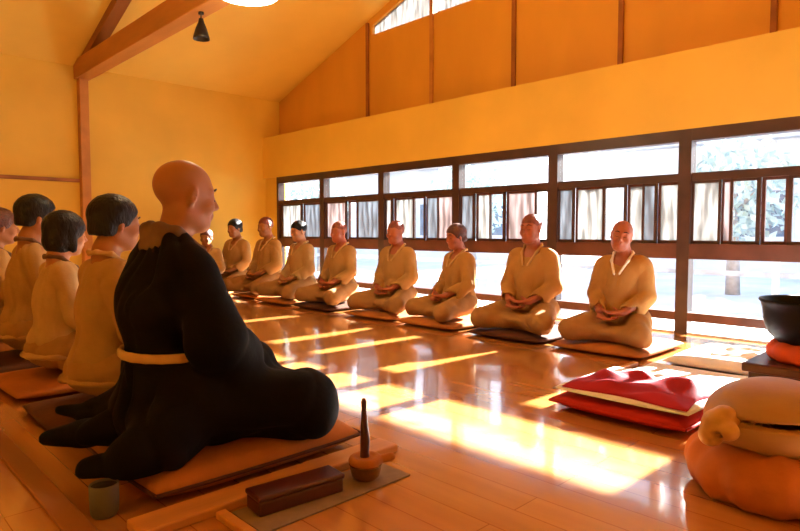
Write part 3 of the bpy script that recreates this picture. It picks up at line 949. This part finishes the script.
# ================================================================== objects on the floor, right
# red cushion with white and crimson cloths
zabuton('zabuton', (2.62, 1.12, 0), .64, .60, .075, M['red'], 'vermilion square cushion at the bottom of the red and white pile', seam=M['red'], seed=71)
zabuton('folded_cloth', (2.63, 1.12, .077), .62, .60, .022, M['white'], 'white folded cloth between the vermilion cushion and the crimson cloth', 'cloth', seed=72)
def drape(name, x0, x1, y0, y1, z, th, amp, material, label, cat='cloth', seed=0, freq=1.0):
    rr = random.Random(seed); ph = [rr.uniform(0, 6) for _ in range(6)]
    n = 40
    bm = bmesh.new()
    def P(i, k, s):
        u, v = i / n, k / n
        e = min(1, min(u, 1 - u, v, 1 - v) * 7)
        w = .5 + .5 * math.sin(freq * (9 * u + 3 * math.sin(5 * v + ph[0])) + ph[1])
        w2 = .5 + .5 * math.sin(freq * (7 * v + 2 * math.sin(6 * u + ph[2])) + ph[3])
        z_ = z + (th * (.3 + .7 * e ** .5) + amp * e * (w * w2 + .4 * w)) * s
        wob = .012 * math.sin(7 * v + ph[4]) if i in (0, n) else 0
        wo2 = .012 * math.sin(6 * u + ph[5]) if k in (0, n) else 0
        return (x0 + (x1 - x0) * u + wob, y0 + (y1 - y0) * v + wo2, z_)
    T_ = [[bm.verts.new(P(i, k, 1)) for k in range(n + 1)] for i in range(n + 1)]
    B_ = [[bm.verts.new(P(i, k, 0)) for k in range(n + 1)] for i in range(n + 1)]
    for i in range(n):
        for k in range(n):
            bm.faces.new((T_[i][k], T_[i + 1][k], T_[i + 1][k + 1], T_[i][k + 1]))
            bm.faces.new((B_[i][k], B_[i][k + 1], B_[i + 1][k + 1], B_[i + 1][k]))
    for i in range(n):
        bm.faces.new((T_[i][0], B_[i][0], B_[i + 1][0], T_[i + 1][0]))
        bm.faces.new((T_[i][n], T_[i + 1][n], B_[i + 1][n], B_[i][n]))
        bm.faces.new((T_[0][i], T_[0][i + 1], B_[0][i + 1], B_[0][i]))
        bm.faces.new((T_[n][i], B_[n][i], B_[n][i + 1], T_[n][i + 1]))
    me = bpy.data.meshes.new(name); bm.to_mesh(me); bm.free()
    o = link(name, me, material, None, True)
    return tag(o, label, cat)
drape('crumpled_cloth', 2.36, 2.74, .85, 1.38, .097, .016, .035, M['crimson'], 'crimson cloth crumpled on top of the red and white pile', seed=5)
drape('white_cloth', 2.955, 3.50, .82, 1.46, 0.0, .03, .012, M['white'], 'white sunlit cloth spread behind the crimson cloth', seed=6, freq=.6)
MB().box(2.80, 3.42, 1.50, 1.535, 0, .022, .006).build('wooden_strip', M['lightwood'])
tag(bpy.data.objects['wooden_strip'], 'thin pale wooden strip on the floor left of the white cloth', 'strip')
zabuton('zabuton', (3.93, 1.10, 0), .80, .66, .05, M['white'], 'empty white sunlit cushion beside the nearest person of the window row', seed=81)
zabuton('zabuton', (3.92, .40, 0), .72, .64, .05, M['white'], 'empty white sunlit cushion behind the black bowl, under the last window bay', seed=82)
drape('white_cloth', 3.80, 4.05, .95, 1.25, .052, .012, .02, M['white'], 'white crumpled cloth lying on the empty white cushion', seed=9)

# wooden fish drum on a round cushion
dx, dy = 2.03, .475
c = SDF()
for i in range(28):
    a0, a1 = i * 2 * PI / 28, (i + 1) * 2 * PI / 28
    c.cap((.155 * math.cos(a0), .155 * math.sin(a0), .075), (.155 * math.cos(a1), .155 * math.sin(a1), .075), .078, .078, .02)
c.ell((0, 0, .06), (.17, .17, .05), k=.02)
o = sdf_obj('drum_cushion', c, .008, M['orange'], None, lambda X, Y, Z: .005 * np.sin(14 * np.arctan2(Y, X)) + .004 * np.sin(9 * np.arctan2(Y, X) + 30 * Z), floor=0.0)
o.location = (dx, dy, 0)
tag(o, 'round orange cushion ring under the tan wooden drum, lower right corner', 'cushion')
d = empty('wooden_drum', (dx, dy, .105), math.radians(225 - 0))
tag(d, 'tan rounded wooden temple drum with a dark slit, on the orange cushion ring', 'drum')
# local +x faces the camera side, slit runs round the front
c = SDF()
c.ell((0, 0, .115), (.175, .195, .125), k=.02)
c.ell((0, 0, .125), (.135, .15, .06), k=.01, op='-')
for sg in (1, -1):
    pass
for i in range(13):
    a0 = -1.15 + i * .2; a1 = a0 + .2
    c.cap((.168 * math.cos(a0), .188 * math.sin(a0), .136 + .0012 * i), (.168 * math.cos(a1), .188 * math.sin(a1), .137 + .0012 * i), .009 + .0005 * i, .0095 + .0005 * i, .003, '-')
for i in range(13):
    a0 = -1.3 + i * .2; a1 = a0 + .2
    c.cap((.145 * math.cos(a0), .165 * math.sin(a0), .136 + .0012 * i), (.145 * math.cos(a1), .165 * math.sin(a1), .137 + .0012 * i), .010 + .0005 * i, .0105 + .0005 * i, .003, '-')
    c.cap((.150 * math.cos(a0), .168 * math.sin(a0), .050), (.150 * math.cos(a1), .168 * math.sin(a1), .050), .008, .008, .004, '-')
sdf_obj('drum_shell', c, .005, M['drumwood'], d)
k = SDF()
k.chain([(.05, -.155, .135), (.065, -.205, .125), (.07, -.225, .095)], [.034, .040, .034], .01)
k.ell((.10, -.195, .115), (.034, .032, .028), k=.008)
k.ell((.065, -.185, .160), (.03, .026, .018), k=.008)
k.ell((.105, -.225, .105), (.012, .05, .007), k=.005, op='-')
sdf_obj('carved_handle', k, .0045, M['knobwood'], d)

# big black bowl bell on its cushion and stand
bx, by = 2.84, .53
st = empty('bell_stand', (bx, by, 0))
tag(st, 'low dark wooden stand under the black bowl bell, behind the drum', 'stand')
MB().box(-.21, .21, -.21, .21, .225, .262, .008).build('stand_top', M['rail'], st)
MB().box(-.19, .19, -.19, .19, .18, .224, .004).build('apron', M['frame'], st)
for sx in (-1, 1):
    for sy in (-1, 1):
        MB().box(sx * .175 - .02, sx * .175 + .02, sy * .175 - .02, sy * .175 + .02, 0, .18, .004).build('leg', M['frame'], st)
c = SDF()
for i in range(24):
    a0, a1 = i * 2 * PI / 24, (i + 1) * 2 * PI / 24
    c.cap((.13 * math.cos(a0), .13 * math.sin(a0), .038), (.13 * math.cos(a1), .13 * math.sin(a1), .038), .040, .040, .012)
c.ell((0, 0, .035), (.14, .14, .035), k=.02)
o = sdf_obj('bell_cushion', c, .006, M['redorange'], None, lambda X, Y, Z: .003 * np.sin(12 * np.arctan2(Y, X)), floor=0)
o.location = (bx, by, .262)
tag(o, 'round red-orange cushion between the black bowl bell and its stand', 'cushion')
m = MB()
m.lathe([(0, 0), (.09, .0), (.135, .02), (.170, .06), (.186, .11), (.190, .155), (.197, .190), (.205, .200), (.203, .208), (.188, .205), (.178, .16), (.172, .11), (.155, .065), (.12, .03), (.08, .014), (0, .012)], (0, 0, 0), 56)
o = m.build('bowl_bell', M['bowl'], None, True)
o.location = (bx, by, .318)
o.scale = (1, 1, .93)
tag(o, 'large glossy black bowl bell at the right edge, on a red-orange cushion', 'bell')

# ================================================================== objects on the floor, left foreground
o = MB().box(.56, 1.46, 1.50, 1.60, 0, .028, .006).build('wooden_board', M['lightwood'])
tag(o, 'long light orange board on the floor along the near side of the monk\'s cushion', 'board')
o = MB().box(.80, 1.34, 1.32, 1.485, 0, .006, .002).build('floor_mat', M['greymat'])
tag(o, 'small grey-tan rectangular mat under the dark red block and hand bell', 'mat')
o = empty('lacquer_box', (.975, 1.425, .006), math.radians(-6))
tag(o, 'long dark red lacquered box on the grey-tan mat', 'box')
MB().box(-.135, .135, -.042, .042, 0, .040, .005).build('box_base', M['lacquer'], o)
MB().box(-.139, .139, -.046, .046, .0405, .056, .006).build('lid', M['lacquer'], o)
o = MB().box(.755, .785, 1.28, 1.49, 0, .02, .004).build('wooden_batten', M['lightwood'])
tag(o, 'short light wooden batten at the left end of the grey-tan mat', 'batten')
hb = empty('hand_bell', (1.215, 1.395, .006))
tag(hb, 'small dark brass bell with upright dark red handle, on the mat\'s right end', 'bell')
MB().lathe([(0, 0), (.030, 0), (.043, .012), (.048, .030), (.050, .046), (.052, .048), (.049, .050), (.045, .046), (.042, .030), (.035, .012), (0, .008)], (0, 0, 0), 32).build('bell_cup', M['brass'], hb, True)
c = SDF()
for i in range(18):
    a0, a1 = i * 2 * PI / 18, (i + 1) * 2 * PI / 18
    c.cap((.040 * math.cos(a0), .040 * math.sin(a0), .060), (.040 * math.cos(a1), .040 * math.sin(a1), .060), .013, .013, .004)
c.ell((0, 0, .06), (.038, .038, .010), k=.006)
c.cap((.03, -.03, .060), (.065, -.048, .066), .012, .013, .006)
sdf_obj('bell_pad', c, .003, M['zabrown'], hb)
MB().tube([(0, .004, .05), (0, .004, .068), (0, .004, .085), (.001, .003, .12), (-.002, .003, .17), (-.004, .002, .225), (-.005, .002, .245), (-.005, .002, .256)],
          [.010, .015, .014, .0155, .012, .008, .009, .005], 20).build('handle', M['lacquer'], hb, True)
gc = empty('round_cup', (.548, 1.725, 0))
tag(gc, 'small grey round cup at the near left corner of the monk\'s cushion', 'cup')
MB().lathe([(0, 0), (.030, 0), (.036, .01), (.038, .05), (.038, .088), (.035, .090), (.033, .05), (.03, .012), (0, .01)], (0, 0, 0), 32).build('cup_body', M['grey'], gc, True)
MB().lathe([(0, .078), (.0335, .078), (.0338, .083), (0, .084)], (0, 0, 0), 32).build('cup_filling', M['zablack'], gc, True)

# ================================================================== lamps overhead
sp = empty('spotlight', (2.315, 4.66, 2.55))
tag(sp, 'small black conical spotlight hanging under the tie beam', 'lamp')
MB().lathe([(0, 0), (.022, 0), (.022, -.018), (.006, -.022), (.006, -.05), (0, -.05)], (0, 0, 0), 16).build('stem', M['spot'], sp, True)
MB().lathe([(0, -.045), (.018, -.05), (.024, -.08), (.045, -.13), (.062, -.19), (.066, -.215), (.060, -.213), (.040, -.13), (0, -.10)], (0, 0, 0), 28).build('shade', M['spot'], sp, True)
def pendant(x, y, z, label):
    pl = empty('pendant_lamp', (x, y, z))
    tag(pl, label, 'lamp')
    MB().lathe([(0, 0), (.12, .003), (.20, .022), (.235, .055), (.24, .07), (0, .072)], (0, 0, 0), 48).build('diffuser', M['lamp'], pl, True)
    MB().lathe([(0, .073), (.245, .073), (.25, .085), (.20, .11), (.06, .15), (.02, .17), (0, .17)], (0, 0, 0), 48).build('lamp_shade', M['lampbody'], pl, True)
    MB().tube([(0, 0, .165), (0, 0, ceil_z(y) - z)], [.008, .008], 8).build('rod', M['lampbody'], pl, True)
    ld = bpy.data.lights.new('bulb', 'POINT')
    ld.energy = 26; ld.color = (1.0, .74, .38); ld.shadow_soft_size = .12
    lo = bpy.data.objects.new('bulb', ld); COL.objects.link(lo); lo.parent = pl; lo.location = (0, 0, -.16)
    return pl
pendant(2.10, 3.58, 2.31, 'round white lit pendant lamp cut off by the top edge')
